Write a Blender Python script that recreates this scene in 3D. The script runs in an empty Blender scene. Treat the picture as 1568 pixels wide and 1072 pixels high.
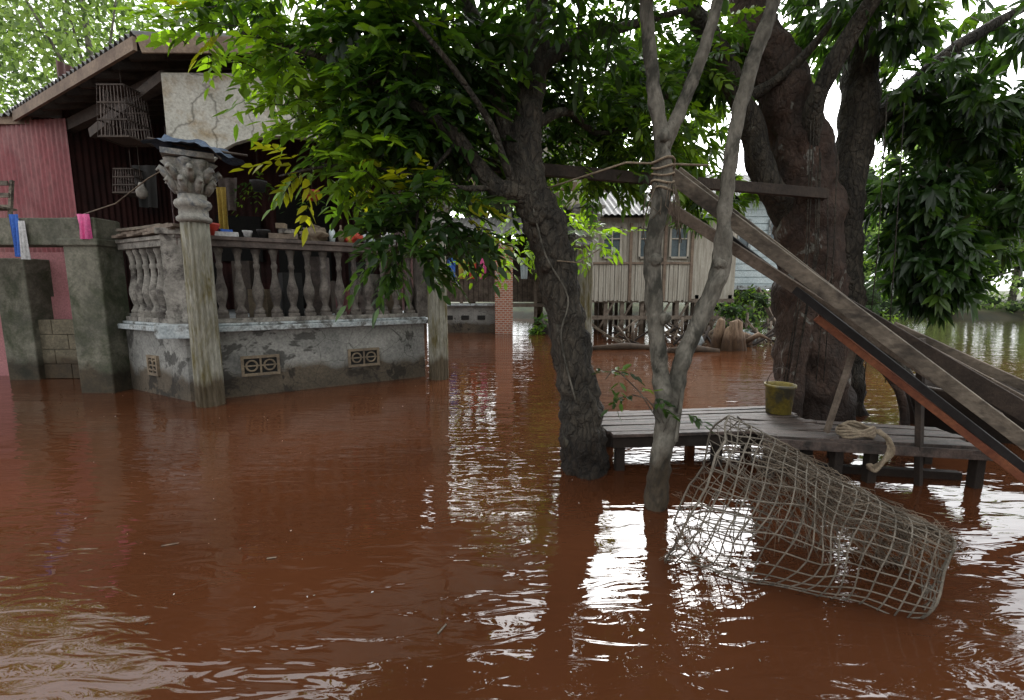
import bpy, math, random
import numpy as np
from mathutils import Vector, Matrix, noise as mnoise
random.seed(7); rng=np.random.default_rng(11)
scene=bpy.context.scene
scene.view_settings.view_transform='Standard'
scene.view_settings.look='None'; scene.view_settings.exposure=0

# ---------------------------------------------------------------- materials
def nt(name):
    m=bpy.data.materials.new(name); m.use_nodes=True
    t=m.node_tree; b=t.nodes['Principled BSDF']; return m,t,b
def node(t,typ,**k):
    n=t.nodes.new(typ)
    for a,v in k.items():
        if a in n.inputs: n.inputs[a].default_value=v
        else: setattr(n,a,v)
    return n
def ramp(t,stops):
    r=t.nodes.new('ShaderNodeValToRGB'); e=r.color_ramp.elements
    while len(e)<len(stops): e.new(.5)
    for i,(p,c) in enumerate(stops):
        e[i].position=p; e[i].color=(c[0],c[1],c[2],1)
    return r
def mix(t,fac,a,b,bt='MIX'):
    n=t.nodes.new('ShaderNodeMix'); n.data_type='RGBA'; n.blend_type=bt
    for s,v in ((0,fac),(6,a),(7,b)):
        if hasattr(v,'links'): t.links.new(v,n.inputs[s])
        elif isinstance(v,(int,float)): n.inputs[s].default_value=v
        else: n.inputs[s].default_value=(v[0],v[1],v[2],1)
    return n.outputs[2]
def surf(name,c1,c2,scale=4,rough=.85,bump=.3,bscale=40,c3=None,s3=1.5,p3=(.5,.62),stretch=(1,1,1),wet=True,cracks=0,bd=.01,crk=0,crs=.55):
    m,t,b=nt(name); L=t.links
    tc=t.nodes.new('ShaderNodeTexCoord'); mp=node(t,'ShaderNodeMapping'); mp.inputs['Scale'].default_value=stretch
    L.new(tc.outputs['Object'],mp.inputs[0]); v=mp.outputs[0]
    n1=node(t,'ShaderNodeTexNoise',Scale=scale,Detail=4,Roughness=.65); L.new(v,n1.inputs[0])
    r1=ramp(t,[(.35,c1),(.65,c2)]); L.new(n1.outputs[0],r1.inputs[0]); col=r1.outputs[0]
    if c3:
        n3=node(t,'ShaderNodeTexNoise',Scale=s3,Detail=4,Roughness=.7,Distortion=.4); L.new(v,n3.inputs[0])
        r3=ramp(t,[(p3[0],(0,0,0)),(p3[1],(1,1,1))]); L.new(n3.outputs[0],r3.inputs[0])
        col=mix(t,r3.outputs[0],col,c3)
    n2=node(t,'ShaderNodeTexNoise',Scale=bscale,Detail=3,Roughness=.7); L.new(v,n2.inputs[0])
    g=ramp(t,[(.3,(.68,.68,.68)),(.7,(1.18,1.18,1.18))]); L.new(n2.outputs[0],g.inputs[0])
    col=mix(t,1.0,col,g.outputs[0],'MULTIPLY'); hgt=n2.outputs[0]
    if cracks:
        vo=node(t,'ShaderNodeTexVoronoi',feature='DISTANCE_TO_EDGE',Scale=cracks)
        nd=node(t,'ShaderNodeTexNoise',Scale=5,Detail=3); L.new(tc.outputs['Object'],nd.inputs[0])
        dm=mix(t,.12,tc.outputs['Object'],nd.outputs[1]); L.new(dm,vo.inputs['Vector'])
        rc=ramp(t,[(.0,(.25,.24,.22)),(.012,(1,1,1))]); L.new(vo.outputs[0],rc.inputs[0])
        col=mix(t,.8,col,rc.outputs[0],'MULTIPLY')
    if crk:
        vo=node(t,'ShaderNodeTexVoronoi',feature='DISTANCE_TO_EDGE',Scale=crk); dm=mix(t,.10,v,n1.outputs[1]); L.new(dm,vo.inputs['Vector'])
        rc=ramp(t,[(.0,(0,0,0)),(.16,(1,1,1))]); L.new(vo.outputs[0],rc.inputs[0])
        col=mix(t,crs,col,rc.outputs[0],'MULTIPLY')
        ad=node(t,'ShaderNodeMath',operation='MULTIPLY_ADD'); L.new(rc.outputs[0],ad.inputs[0]); ad.inputs[1].default_value=crs*.8; L.new(hgt,ad.inputs[2]); hgt=ad.outputs[0]
    if wet:
        geo=t.nodes.new('ShaderNodeNewGeometry'); sx=t.nodes.new('ShaderNodeSeparateXYZ'); L.new(geo.outputs['Position'],sx.inputs[0])
        ad=node(t,'ShaderNodeMath',operation='MULTIPLY_ADD'); L.new(n1.outputs[0],ad.inputs[0]); ad.inputs[1].default_value=-.45; L.new(sx.outputs[2],ad.inputs[2])
        rw=ramp(t,[(.0,(.34,.27,.20)),(.10,(1,1,1))]); L.new(ad.outputs[0],rw.inputs[0])
        col=mix(t,1.0,col,rw.outputs[0],'MULTIPLY')
    L.new(col,b.inputs['Base Color']); b.inputs['Roughness'].default_value=rough
    bp=node(t,'ShaderNodeBump',Strength=bump,Distance=bd); L.new(hgt,bp.inputs['Height']); L.new(bp.outputs[0],b.inputs['Normal'])
    return m
def leafmat(name,trans=.45,rough=.45,tint=(1.9,2.0,.7)):
    m,t,b=nt(name); L=t.links
    at=node(t,'ShaderNodeAttribute',attribute_name='Col'); L.new(at.outputs['Color'],b.inputs['Base Color'])
    b.inputs['Roughness'].default_value=rough
    tr=t.nodes.new('ShaderNodeBsdfTranslucent'); c=mix(t,1.0,at.outputs['Color'],tint,'MULTIPLY'); L.new(c,tr.inputs[0])
    ms=t.nodes.new('ShaderNodeMixShader'); ms.inputs[0].default_value=trans
    L.new(b.outputs[0],ms.inputs[1]); L.new(tr.outputs[0],ms.inputs[2])
    L.new(ms.outputs[0],t.nodes['Material Output'].inputs[0]); return m

M={}
M['plaster']=surf('cracked_plaster',(.16,.16,.148),(.29,.285,.26),scale=2.5,c3=(.08,.078,.07),s3=2.0,p3=(.54,.57),bump=.5,cracks=3.2)
M['ledge']=surf('painted_ledge',(.28,.32,.33),(.47,.50,.50),scale=5,c3=(.11,.11,.10),s3=5,p3=(.49,.61),wet=False)
M['white']=surf('white_plaster',(.36,.35,.30),(.52,.50,.44),scale=2,c3=(.28,.21,.12),s3=2.5,p3=(.5,.7),wet=False,bump=.15,cracks=1.6)
M['concrete']=surf('mossy_concrete',(.07,.07,.05),(.18,.17,.13),scale=3,c3=(.035,.042,.018),s3=2.5,p3=(.47,.67),bump=.6)
M['column']=surf('column_paint',(.18,.17,.13),(.32,.31,.26),scale=4,c3=(.12,.10,.04),s3=5,p3=(.46,.62),stretch=(1.5,1.5,.35),bump=.4)
M['capital']=surf('capital_paint',(.19,.185,.16),(.36,.34,.30),scale=6,c3=(.12,.13,.14),s3=6,p3=(.50,.64),bump=.5,wet=False)
M['baluster']=surf('baluster_concrete',(.15,.14,.12),(.30,.28,.245),scale=8,c3=(.06,.052,.045),s3=5,p3=(.49,.62),wet=False)
M['balusterd']=surf('baluster_shaded',(.07,.06,.05),(.16,.14,.12),scale=8,c3=(.05,.04,.035),s3=5,p3=(.5,.64),wet=False)  # darker copy of the baluster colour, front-row shade painted in
M['rail']=surf('rail_concrete',(.06,.048,.042),(.14,.11,.095),scale=6,wet=False)
M['wood']=surf('weathered_wood',(.10,.075,.055),(.22,.175,.135),scale=6,bump=.5)
M['fascia']=surf('fascia_wood',(.13,.09,.065),(.23,.17,.12),scale=4,wet=False,bump=.3)
M['darkwood']=surf('dark_wood',(.03,.022,.017),(.065,.047,.035),scale=6,bump=.5)
M['deck']=surf('deck_wood',(.035,.025,.02),(.12,.085,.07),scale=5,stretch=(1,6,1),bump=.6,rough=.55,wet=False,c3=(.02,.015,.012),s3=3)
M['plank']=surf('plank_wood',(.11,.09,.068),(.25,.21,.16),scale=7,bump=.5,wet=False,c3=(.06,.05,.04),s3=4,stretch=(.5,1,1))
M['plankred']=surf('plank_red',(.16,.05,.025),(.25,.09,.04),scale=7,bump=.3,wet=False)
M['black']=surf('black_rubber',(.012,.012,.012),(.03,.03,.03),wet=False,rough=.5)
M['roofm']=surf('roof_zinc',(.035,.035,.035),(.09,.085,.08),scale=3,wet=False,rough=.6)
M['redwall']=surf('red_corrugated',(.17,.035,.04),(.26,.065,.07),scale=2,c3=(.30,.17,.16),s3=1.2,p3=(.5,.8),wet=False,rough=.6,stretch=(1,1,.3))
M['pinkwall']=surf('pink_wall',(.28,.11,.12),(.36,.16,.16),scale=2,wet=False)
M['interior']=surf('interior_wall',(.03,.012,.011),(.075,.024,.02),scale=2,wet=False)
M['block']=surf('block_wall',(.09,.078,.05),(.155,.13,.085),scale=5)
M['vent']=surf('vent_tan',(.13,.10,.07),(.23,.18,.12),scale=6,wet=False)
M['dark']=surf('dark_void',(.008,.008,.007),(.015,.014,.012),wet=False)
M['boards']=surf('pale_boards',(.28,.25,.20),(.46,.43,.36),scale=4,stretch=(4,4,.3),wet=False,bump=.3)
M['bluewhite']=surf('blue_white_paint',(.42,.50,.52),(.55,.62,.63),scale=2,wet=False)
M['glass']=surf('window_dark',(.04,.06,.07),(.08,.11,.12),wet=False,rough=.2)
M['net']=surf('trap_netting',(.10,.085,.065),(.22,.19,.15),scale=14,wet=False,bump=.6,bscale=120)
M['twig']=surf('dry_twigs',(.08,.06,.04),(.20,.155,.11),scale=9,wet=False)
M['rope']=surf('rope_fibre',(.22,.165,.11),(.37,.3,.21),scale=20,bscale=120,bump=.8,wet=False)
M['blue']=surf('blue_cloth',(.025,.04,.06),(.06,.09,.14),scale=5,wet=False)
M['whitecloth']=surf('white_cloth',(.5,.5,.5),(.65,.65,.65),wet=False)
M['bluecloth']=surf('bright_blue_cloth',(.03,.1,.4),(.05,.15,.5),wet=False)
M['red']=surf('red_plastic',(.4,.03,.02),(.5,.06,.03),wet=False,rough=.4)
M['pink']=surf('pink_plastic',(.6,.08,.25),(.7,.12,.32),wet=False,rough=.4)
M['yellow']=surf('yellow_cloth',(.34,.24,.04),(.42,.3,.06),wet=False)
M['bucket']=surf('bucket_plastic',(.2,.15,.03),(.32,.25,.05),scale=5,c3=(.10,.09,.06),s3=6,wet=False,rough=.5)
M['bark']=surf('dark_bark',(.024,.02,.014),(.075,.062,.045),scale=7,c3=(.14,.14,.11),s3=5,p3=(.61,.68),bump=1.0,bscale=28,bd=.03,stretch=(1,1,.5),crk=24,crs=.4)
M['barkp']=surf('pale_bark',(.10,.09,.07),(.21,.195,.16),scale=9,c3=(.04,.038,.028),s3=7,p3=(.46,.60),bump=.8,bscale=40,bd=.015,stretch=(1,1,.5))
M['barkr']=surf('reddish_bark',(.03,.02,.015),(.085,.05,.035),scale=4,c3=(.2,.195,.17),s3=4.0,p3=(.60,.63),bump=1.0,bscale=22,bd=.03,stretch=(1,1,.6),crk=20,crs=.2)
M['mud']=surf('bank_earth',(.03,.045,.015),(.10,.10,.045),scale=1.5)
M['stump']=surf('stump_wood',(.12,.075,.045),(.24,.16,.10),scale=9,stretch=(2,2,.5))
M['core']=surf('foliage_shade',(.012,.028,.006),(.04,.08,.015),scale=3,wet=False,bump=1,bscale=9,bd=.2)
M['leaf']=leafmat('leaf_near',.44,.38); M['leafr']=leafmat('leaf_mango',.34,.36); M['leafb']=leafmat('leaf_distant',.45,.6,(1.4,1.5,.9))
m,t,b=nt('brick'); tc=t.nodes.new('ShaderNodeTexCoord'); mp=node(t,'ShaderNodeMapping'); mp.inputs['Rotation'].default_value=(math.radians(90),0,0)
t.links.new(tc.outputs['Object'],mp.inputs[0])
br=node(t,'ShaderNodeTexBrick',Scale=4.2); br.inputs['Color1'].default_value=(.42,.15,.08,1); br.inputs['Color2'].default_value=(.28,.09,.05,1); br.inputs['Mortar'].default_value=(.42,.36,.3,1); br.inputs['Mortar Size'].default_value=.04
t.links.new(mp.outputs[0],br.inputs[0]); t.links.new(br.outputs[0],b.inputs['Base Color']); b.inputs['Roughness'].default_value=.9; M['brick']=m
# water
m,t,b=nt('muddy_water'); L=t.links
geo=t.nodes.new('ShaderNodeNewGeometry')
mp=node(t,'ShaderNodeMapping'); mp.inputs['Scale'].default_value=(1,3.0,1); mp.inputs['Rotation'].default_value=(0,0,math.radians(-6)); L.new(geo.outputs['Position'],mp.inputs[0])
n1=node(t,'ShaderNodeTexNoise',Scale=4.6,Detail=2,Roughness=.45,Distortion=.8); L.new(mp.outputs[0],n1.inputs[0])
n2=node(t,'ShaderNodeTexNoise',Scale=1.2,Detail=1,Roughness=.4,Distortion=.6); L.new(mp.outputs[0],n2.inputs[0])
a1=node(t,'ShaderNodeMath',operation='MULTIPLY_ADD'); L.new(n2.outputs[0],a1.inputs[0]); a1.inputs[1].default_value=2.4; L.new(n1.outputs[0],a1.inputs[2])
bp=node(t,'ShaderNodeBump',Strength=.20,Distance=.02); L.new(a1.outputs[0],bp.inputs['Height']); L.new(bp.outputs[0],b.inputs['Normal'])
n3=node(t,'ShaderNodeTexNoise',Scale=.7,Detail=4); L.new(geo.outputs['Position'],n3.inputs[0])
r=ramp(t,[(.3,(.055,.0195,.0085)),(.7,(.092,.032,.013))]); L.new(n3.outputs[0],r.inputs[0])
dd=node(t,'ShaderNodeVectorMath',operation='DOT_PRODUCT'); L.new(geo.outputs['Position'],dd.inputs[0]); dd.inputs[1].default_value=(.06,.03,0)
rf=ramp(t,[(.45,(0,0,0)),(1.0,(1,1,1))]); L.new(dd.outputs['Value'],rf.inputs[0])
L.new(mix(t,rf.outputs[0],r.outputs[0],(.055,.05,.022)),b.inputs['Base Color'])  # green bank reflection painted into the far-right base colour
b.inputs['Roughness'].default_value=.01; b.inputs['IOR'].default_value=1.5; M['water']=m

# ---------------------------------------------------------------- mesh builder
class MB:
    def __init__(s): s.v=[]; s.f=[]; s.m=[]; s.sm=[]; s.mats=[]
    def mi(s,k):
        if k not in s.mats: s.mats.append(k)
        return s.mats.index(k)
    def add(s,vs,fs,k,smooth=False):
        o=len(s.v); s.v+= [tuple(x) for x in vs]; i=s.mi(k)
        for f in fs: s.f.append([o+q for q in f]); s.m.append(i); s.sm.append(smooth)
    def box(s,c,d,k,rz=0,R=None):
        h=[x/2 for x in d]; R=R or Matrix.Rotation(rz,3,'Z'); c=Vector(c)
        vs=[c+R@Vector((sx*h[0],sy*h[1],sz*h[2])) for sz in(-1,1) for sy in(-1,1) for sx in(-1,1)]
        s.add(vs,[(0,2,3,1),(4,5,7,6),(0,1,5,4),(2,6,7,3),(0,4,6,2),(1,3,7,5)],k)
    def beam(s,p0,p1,w,h,k,up=(0,0,1)):
        p0=Vector(p0);p1=Vector(p1);d=(p1-p0);L=d.length;d.normalize();u=Vector(up)
        y=u.cross(d).normalized(); z=d.cross(y)
        R=Matrix((d,y,z)).transposed(); s.box((p0+p1)/2,(L,w,h),k,R=R)
    def tube(s,pts,rad,k,n=8,wob=0,smooth=True,cap=True,ns=6):
        pts=[Vector(p) for p in pts]
        if not hasattr(rad,'__len__'): rad=[rad]*len(pts)
        vs=[];fs=[];prev=None
        for i,p in enumerate(pts):
            d=(pts[min(i+1,len(pts)-1)]-pts[max(i-1,0)]).normalized()
            if prev is None:
                a=Vector((1,0,0)) if abs(d.x)<.8 else Vector((0,1,0)); x=d.cross(a).normalized()
            else: x=(prev-d*prev.dot(d)).normalized()
            prev=x;y=d.cross(x)
            for j in range(n):
                t=2*math.pi*j/n; q=x*math.cos(t)+y*math.sin(t)
                r=rad[i]*(1+(wob*mnoise.noise((p+q*rad[i])*ns)+wob*.4*mnoise.noise((p+q*rad[i])*ns*3) if wob else 0)); vs.append(p+q*r)
        for i in range(len(pts)-1):
            for j in range(n):
                a=i*n+j;b_=i*n+(j+1)%n; fs.append((a,b_,b_+n,a+n))
        if cap: fs.append(tuple(range(n))[::-1]); fs.append(tuple((len(pts)-1)*n+j for j in range(n)))
        s.add(vs,fs,k,smooth)
    def lathe(s,prof,c,k,n=16,fl=0,nf=16,smooth=True):
        vs=[];fs=[]
        for r,z in prof:
            for j in range(n):
                t=2*math.pi*j/n; rr=r
                if fl: rr=r*(1-fl*(.5+.5*math.cos(t*nf)))
                vs.append((c[0]+rr*math.cos(t),c[1]+rr*math.sin(t),c[2]+z))
        for i in range(len(prof)-1):
            for j in range(n):
                a=i*n+j;b_=i*n+(j+1)%n; fs.append((a,b_,b_+n,a+n))
        fs.append(tuple(range(n))[::-1]); fs.append(tuple((len(prof)-1)*n+j for j in range(n)))
        s.add(vs,fs,k,smooth)
    def corr(s,p0,p1,ext,k,amp=.02,wl=.09,step=6):
        p0=Vector(p0);p1=Vector(p1);ext=Vector(ext);d=p1-p0;L=d.length;n=max(2,int(L/wl*step));nrm=d.cross(ext).normalized()
        vs=[]
        for i in range(n+1):
            o=nrm*amp*math.cos(2*math.pi*i/step); a=p0+d*(i/n)+o; vs+=[a,a+ext]
        s.add(vs,[(2*i,2*i+2,2*i+3,2*i+1) for i in range(n)],k,True)
    def prism(s,poly,z0,z1,k):
        n=len(poly); vs=[(x,y,z0) for x,y in poly]+[(x,y,z1) for x,y in poly]
        fs=[(i,(i+1)%n,(i+1)%n+n,i+n) for i in range(n)]+[tuple(range(n))[::-1],tuple(range(n,2*n))]
        s.add(vs,fs,k)
    def blob(s,c,r,k,se=1,n=14,m_=9,amp=.35,fr=2):
        vs=[];fs=[]
        for i in range(m_+1):
            for j in range(n):
                a=math.pi*i/m_;t=2*math.pi*j/n; v=Vector((math.sin(a)*math.cos(t),math.sin(a)*math.sin(t),math.cos(a)))
                v=v*(1+amp*mnoise.noise(v*fr+Vector((se*7,0,0)))); vs.append((c[0]+v.x*r[0],c[1]+v.y*r[1],c[2]+v.z*r[2]))
        for i in range(m_):
            for j in range(n): fs.append((i*n+j,(i+1)*n+j,(i+1)*n+(j+1)%n,i*n+(j+1)%n))
        s.add(vs,fs,k,True)
    def obj(s,name,parent=None,bevel=0):
        me=bpy.data.meshes.new(name); me.from_pydata(s.v,[],s.f)
        for k in s.mats: me.materials.append(M[k])
        me.polygons.foreach_set('material_index',s.m); me.polygons.foreach_set('use_smooth',s.sm); me.update()
        o=bpy.data.objects.new(name,me); scene.collection.objects.link(o)
        if bevel:
            bm=o.modifiers.new('bevel','BEVEL'); bm.width=bevel; bm.segments=2; bm.limit_method='ANGLE'; bm.angle_limit=math.radians(40)
        if parent: o.parent=parent
        return o
def empty(name):
    e=bpy.data.objects.new(name,None); scene.collection.objects.link(e); return e
def smoothpath(pts,rad,sub=5):
    pts=[Vector(p) for p in pts]; P=[];Rr=[]
    for i in range(len(pts)-1):
        p0=pts[max(i-1,0)];p1=pts[i];p2=pts[i+1];p3=pts[min(i+2,len(pts)-1)]
        for j in range(sub):
            t=j/sub
            P.append(.5*((2*p1)+(p2-p0)*t+(2*p0-5*p1+4*p2-p3)*t*t+(3*p1-p0-3*p2+p3)*t**3)); Rr.append(rad[i]*(1-t)+rad[i+1]*t)
    P.append(pts[-1]);Rr.append(rad[-1]); return P,Rr
def limb(mb,pts,rad,k,n=14,wob=.25,sub=6,ns=6):
    P,R=smoothpath(pts,rad,sub); mb.tube(P,R,k,n=n,wob=wob,ns=ns)

# ---------------------------------------------------------------- leaves
def norm(a): return a/np.maximum(np.linalg.norm(a,axis=-1,keepdims=True),1e-9)
class Leaves:
    def __init__(s): s.V=[];s.C=[]
    def add(s,P,D,N,L,W,C,droop=.15,fold=.25):
        n=len(P); L=np.broadcast_to(L,(n,))[:,None]; W=np.broadcast_to(W,(n,))[:,None]
        S=norm(np.cross(D,N)); N=norm(np.cross(S,D)); g=np.array([0,0,-1.])
        def q(t,w,dn): return P+D*L*t+S*W*w+N*W*fold*abs(w)+g*L*droop*dn
        v=np.stack([q(0,0,0),q(.3,.5,.05),q(.68,.42,.4),q(1,0,1),q(.68,-.42,.4),q(.3,-.5,.05)],1)
        s.V.append(v.reshape(-1,3)); s.C.append(np.repeat(C,6,axis=0))
    def obj(s,name,mat,parent=None):
        V=np.concatenate(s.V);C=np.concatenate(s.C);n=len(V)//6
        me=bpy.data.meshes.new(name); me.vertices.add(len(V)); me.vertices.foreach_set('co',V.astype(np.float32).ravel())
        base=np.arange(n)[:,None]*6
        idx=np.stack([base+np.array([0,1,2,3]),base+np.array([0,3,4,5])],1).reshape(-1)
        me.loops.add(len(idx)); me.loops.foreach_set('vertex_index',idx.astype(np.int32))
        me.polygons.add(2*n); me.polygons.foreach_set('loop_start',(np.arange(2*n)*4).astype(np.int32)); me.polygons.foreach_set('loop_total',np.full(2*n,4,np.int32))
        me.update(calc_edges=True); me.validate()
        ca=me.color_attributes.new('Col','FLOAT_COLOR','POINT')
        ca.data.foreach_set('color',np.concatenate([C,np.ones((len(C),1))],1).astype(np.float32).ravel())
        me.materials.append(M[mat]); o=bpy.data.objects.new(name,me); scene.collection.objects.link(o)
        if parent:o.parent=parent
        return o
DARK=np.array([.018,.042,.012]);MID=np.array([.046,.10,.018]);BRI=np.array([.15,.25,.022]);YEL=np.array([.34,.34,.02])  # bright tones carry backlighting in the leaf colour; br sets it per clump
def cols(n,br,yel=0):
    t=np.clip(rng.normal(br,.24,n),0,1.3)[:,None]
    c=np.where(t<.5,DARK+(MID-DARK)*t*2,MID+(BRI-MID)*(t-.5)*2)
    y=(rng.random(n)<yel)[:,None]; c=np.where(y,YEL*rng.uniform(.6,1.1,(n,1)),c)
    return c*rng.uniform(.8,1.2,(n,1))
def inball(n,c,r,shell=.0):
    d=norm(rng.normal(size=(n,3))); rad=(shell+(1-shell)*rng.random((n,1)))**(1/2.5)
    return np.array(c)+d*rad*np.array(r), d
def pinnate(lv,tw,c,r,n,br=.3,yel=0,L=.10,W=.042,pairs=5,ln=.26,out=None,droop=.35):
    O,d=inball(n,c,r)
    h=d.copy(); h[:,2]=h[:,2]*.4-.15
    if out is not None: h=h*.6+np.array(out)
    D=norm(h+rng.normal(0,.35,(n,3))); N=norm(np.array([0,0,1.])+rng.normal(0,.35,(n,3)))
    S=norm(np.cross(D,N)); ll=ln*rng.uniform(.7,1.25,n)
    cb=cols(n,br,yel)
    for i in range(pairs+1):
        t=(i+.8)/(pairs+.8); P=O+D*(ll*t)[:,None]+np.array([0,0,-1.])*(ll*droop*t*t)[:,None]
        for sgn in ((1,-1) if i<pairs else (0,)):
            ang=rng.uniform(.75,1.1,n)[:,None] if sgn else np.zeros((n,1))
            DD=norm(D*np.cos(ang)+S*sgn*np.sin(ang)+np.array([0,0,-.25])+rng.normal(0,.12,(n,3)))
            C=cb*rng.uniform(.75,1.25,(n,1))
            keep=rng.random(n)<.93
            lv.add(P[keep],DD[keep],(N+rng.normal(0,.2,(n,3)))[keep],(L*rng.uniform(.7,1.2,n))[keep],(W*rng.uniform(.8,1.15,n))[keep],C[keep])
    if tw is not None:
        for j in range(0,n,3):
            o=Vector(O[j]);D_=Vector(D[j]);l=ll[j]
            tw.tube([o-D_*.12,o+D_*l*.5+Vector((0,0,-l*droop*.25)),o+D_*l+Vector((0,0,-l*droop))],[.004,.0025,.0015],'bark',n=3)
def whorl(lv,tw,c,r,n,br=.25,yel=0,L=.15,W=.045,k=9,dn=.5):
    O,d=inball(n,c,r); A=norm(d*[1,1,.4]+np.array([0,0,-.2])+rng.normal(0,.3,(n,3)))
    N0=norm(np.cross(A,rng.normal(size=(n,3)))); B=np.cross(A,N0); cb=cols(n,br,yel)
    for i in range(k):
        a=2*math.pi*i/k+rng.uniform(-.3,.3,n); rad=N0*np.cos(a)[:,None]+B*np.sin(a)[:,None]
        D=norm(rad*.8+A*.6+np.array([0,0,-dn])+rng.normal(0,.15,(n,3)))
        lv.add(O+A*rng.uniform(-.05,.05,(n,1)),D,norm(A+np.array([0,0,.6])+rng.normal(0,.3,(n,3))),L*rng.uniform(.6,1.15,n),W*rng.uniform(.8,1.2,n),cb*rng.uniform(.75,1.25,(n,1)),droop=.25)
    if tw is not None:
        for j in range(0,n,4):
            o=Vector(O[j]);a=Vector(A[j]); tw.tube([o-a*.3+Vector((0,0,.05)),o-a*.1,o],[.006,.005,.004],'bark',n=3)

# ---------------------------------------------------------------- ground, water
def gh(x,y):
    def ss(a,b,t): t=np.clip((t-a)/(b-a),0,1); return t*t*(3-2*t)
    h=-.7+ss(17,21,y+1.2*np.sin(x*.35)+.5*np.sin(x*1.1))*1.3
    h=np.maximum(h,-.7+ss(9,14,-x)*ss(9,13,y)*1.3); h=np.maximum(h,-.7+ss(30,40,x)*1.3)
    return h+.06*np.sin(x*1.7)*np.cos(y*1.3)
xs=np.concatenate([np.linspace(-300,-41,8),np.linspace(-40,45,140),np.linspace(48,300,8)]); ys=np.concatenate([np.linspace(-60,-2,8),np.linspace(0,45,90),np.linspace(50,400,8)])
X,Y=np.meshgrid(xs,ys); Z=gh(X,Y); g=MB(); nx=len(xs)
g.add(np.stack([X.ravel(),Y.ravel(),Z.ravel()],1).tolist(),[(j*nx+i,j*nx+i+1,(j+1)*nx+i+1,(j+1)*nx+i) for j in range(len(ys)-1) for i in range(nx-1)],'mud',True); g.obj('ground')
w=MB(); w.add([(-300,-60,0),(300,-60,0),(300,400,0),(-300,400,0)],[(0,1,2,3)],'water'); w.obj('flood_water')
fl=MB()
for i in range(190):
    y=random.uniform(1.3,7); x=random.uniform(-1,.9)*y; s=random.uniform(.0015,.004)
    a=random.uniform(0,3.14); fl.box((x,y,.002),(s*random.uniform(1,3),s,.002),'whitecloth' if random.random()<.35 else 'plank',rz=a)
for x,y,l,a in [(-.26,1.45,.05,1.1),(-1.65,2.0,.07,.35),(-1.1,1.9,.04,.2)]:
    fl.beam((x,y,.003),(x+l*math.cos(a),y+l*math.sin(a),.004),.006,.003,'plank')
fl.obj('floating_debris')

# ---------------------------------------------------------------- house
house=empty('terrace_house')
A=(-4.6,5.42);B=(-3.45,4.78);Dp=(-1.2,6.2);E=(-1.95,9.6);F=(-6.2,9.6);G=(-6.2,6.6)
poly=[A,B,Dp,E,F,G]
mb=MB(); mb.prism(poly,-.6,.74,'plaster'); mb.obj('terrace_base',house)
def off(poly,d):
    c=Vector((sum(p[0] for p in poly)/len(poly),sum(p[1] for p in poly)/len(poly)))
    return [tuple(Vector(p)+(Vector(p)-c).normalized()*d) for p in poly]
mb=MB(); mb.prism(off(poly,.09),.742,.80,'ledge'); mb.prism(off(poly,.03),.802,.83,'ledge'); mb.box((-3.42,4.76,.77),(.42,.34,.14),'ledge',rz=.15); mb.obj('ledge',house,.008)
bal=[(.055,0),(.06,.03),(.045,.05),(.03,.09),(.045,.14),(.062,.22),(.06,.28),(.04,.36),(.028,.43),(.024,.50),(.034,.52),(.034,.55),(.024,.57),(.034,.66),(.05,.70),(.05,.73)]
mb=MB()
def balrow(p,q,n,mbb,k):
    p=Vector(p);q=Vector(q)
    for i in range(n):
        c=p+(q-p)*((i+.5)/n); mbb.box((c.x,c.y,.90),(.12,.12,.045),k,rz=.55)
        mbb.lathe([(r,z) for r,z in bal],(c.x,c.y,.922),k,n=14)
def inset(p,q,d):
    p=Vector(p);q=Vector(q);n=Vector((-(q-p).y,(q-p).x)).normalized()*d; return p+n,q+n
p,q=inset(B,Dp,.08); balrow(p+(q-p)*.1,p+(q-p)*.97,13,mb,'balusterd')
for z,h,w_,k in ((.855,.05,.15,'baluster'),(1.69,.07,.16,'rail'),(1.745,.04,.2,'rail')): mb.beam((p.x,p.y,z),(q.x,q.y,z),w_,h,k)
p2,q2=inset(A,B,.08); balrow(p2+(q2-p2)*.03,p2+(q2-p2)*.88,7,mb,'baluster')
for z,h,w_,k in ((.855,.05,.15,'baluster'),(1.69,.07,.16,'baluster'),(1.745,.04,.2,'baluster')): mb.beam((p2.x,p2.y,z),(q2.x-.0,q2.y,z),w_,h,k)
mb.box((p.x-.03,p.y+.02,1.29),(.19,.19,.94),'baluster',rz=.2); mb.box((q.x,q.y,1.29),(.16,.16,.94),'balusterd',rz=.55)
mb.box((p.x-.03,p.y+.02,1.79),(.25,.25,.06),'baluster',rz=.2)
mb.obj('balustrade',house,.004)
def vent(cx,cy,ang,w_=.36,h=.2):
    mb=MB(); R=Matrix.Rotation(ang,3,'Z'); c=Vector((cx,cy,.34)); n=R@Vector((0,-1,0))
    mb.box(c+n*.004,(w_,.01,h),'dark',R=R)
    for sx in(-1,1): mb.box(c+n*.012+R@Vector((sx*w_/2,0,0)),(.03,.035,h+.03),'vent',R=R)
    for sz in(-1,1): mb.box(c+n*.013+Vector((0,0,sz*h/2)),(w_-.03,.035,.03),'vent',R=R)
    mb.box(c+n*.012,(.02,.025,h-.03),'vent',R=R); mb.box(c+n*.011,(w_-.03,.022,.015),'vent',R=R)
    for sx in(-1,1):
        pts=[c+n*.015+R@Vector((sx*w_/4+.055*math.cos(a),0,.06*math.sin(a))) for a in [i*math.pi/8 for i in range(17)]]
        mb.tube(pts,.011,'vent',n=6,cap=False)
    return mb
ang=math.atan2(Dp[1]-B[1],Dp[0]-B[0])
def onface(P,Q,t): return P[0]+(Q[0]-P[0])*t,P[1]+(Q[1]-P[1])*t
x,y=onface(B,Dp,.255); vent(x,y,ang).obj('vent_block_1',house)
x,y=onface(B,Dp,.69); vent(x,y,ang).obj('vent_block_2',house)
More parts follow.
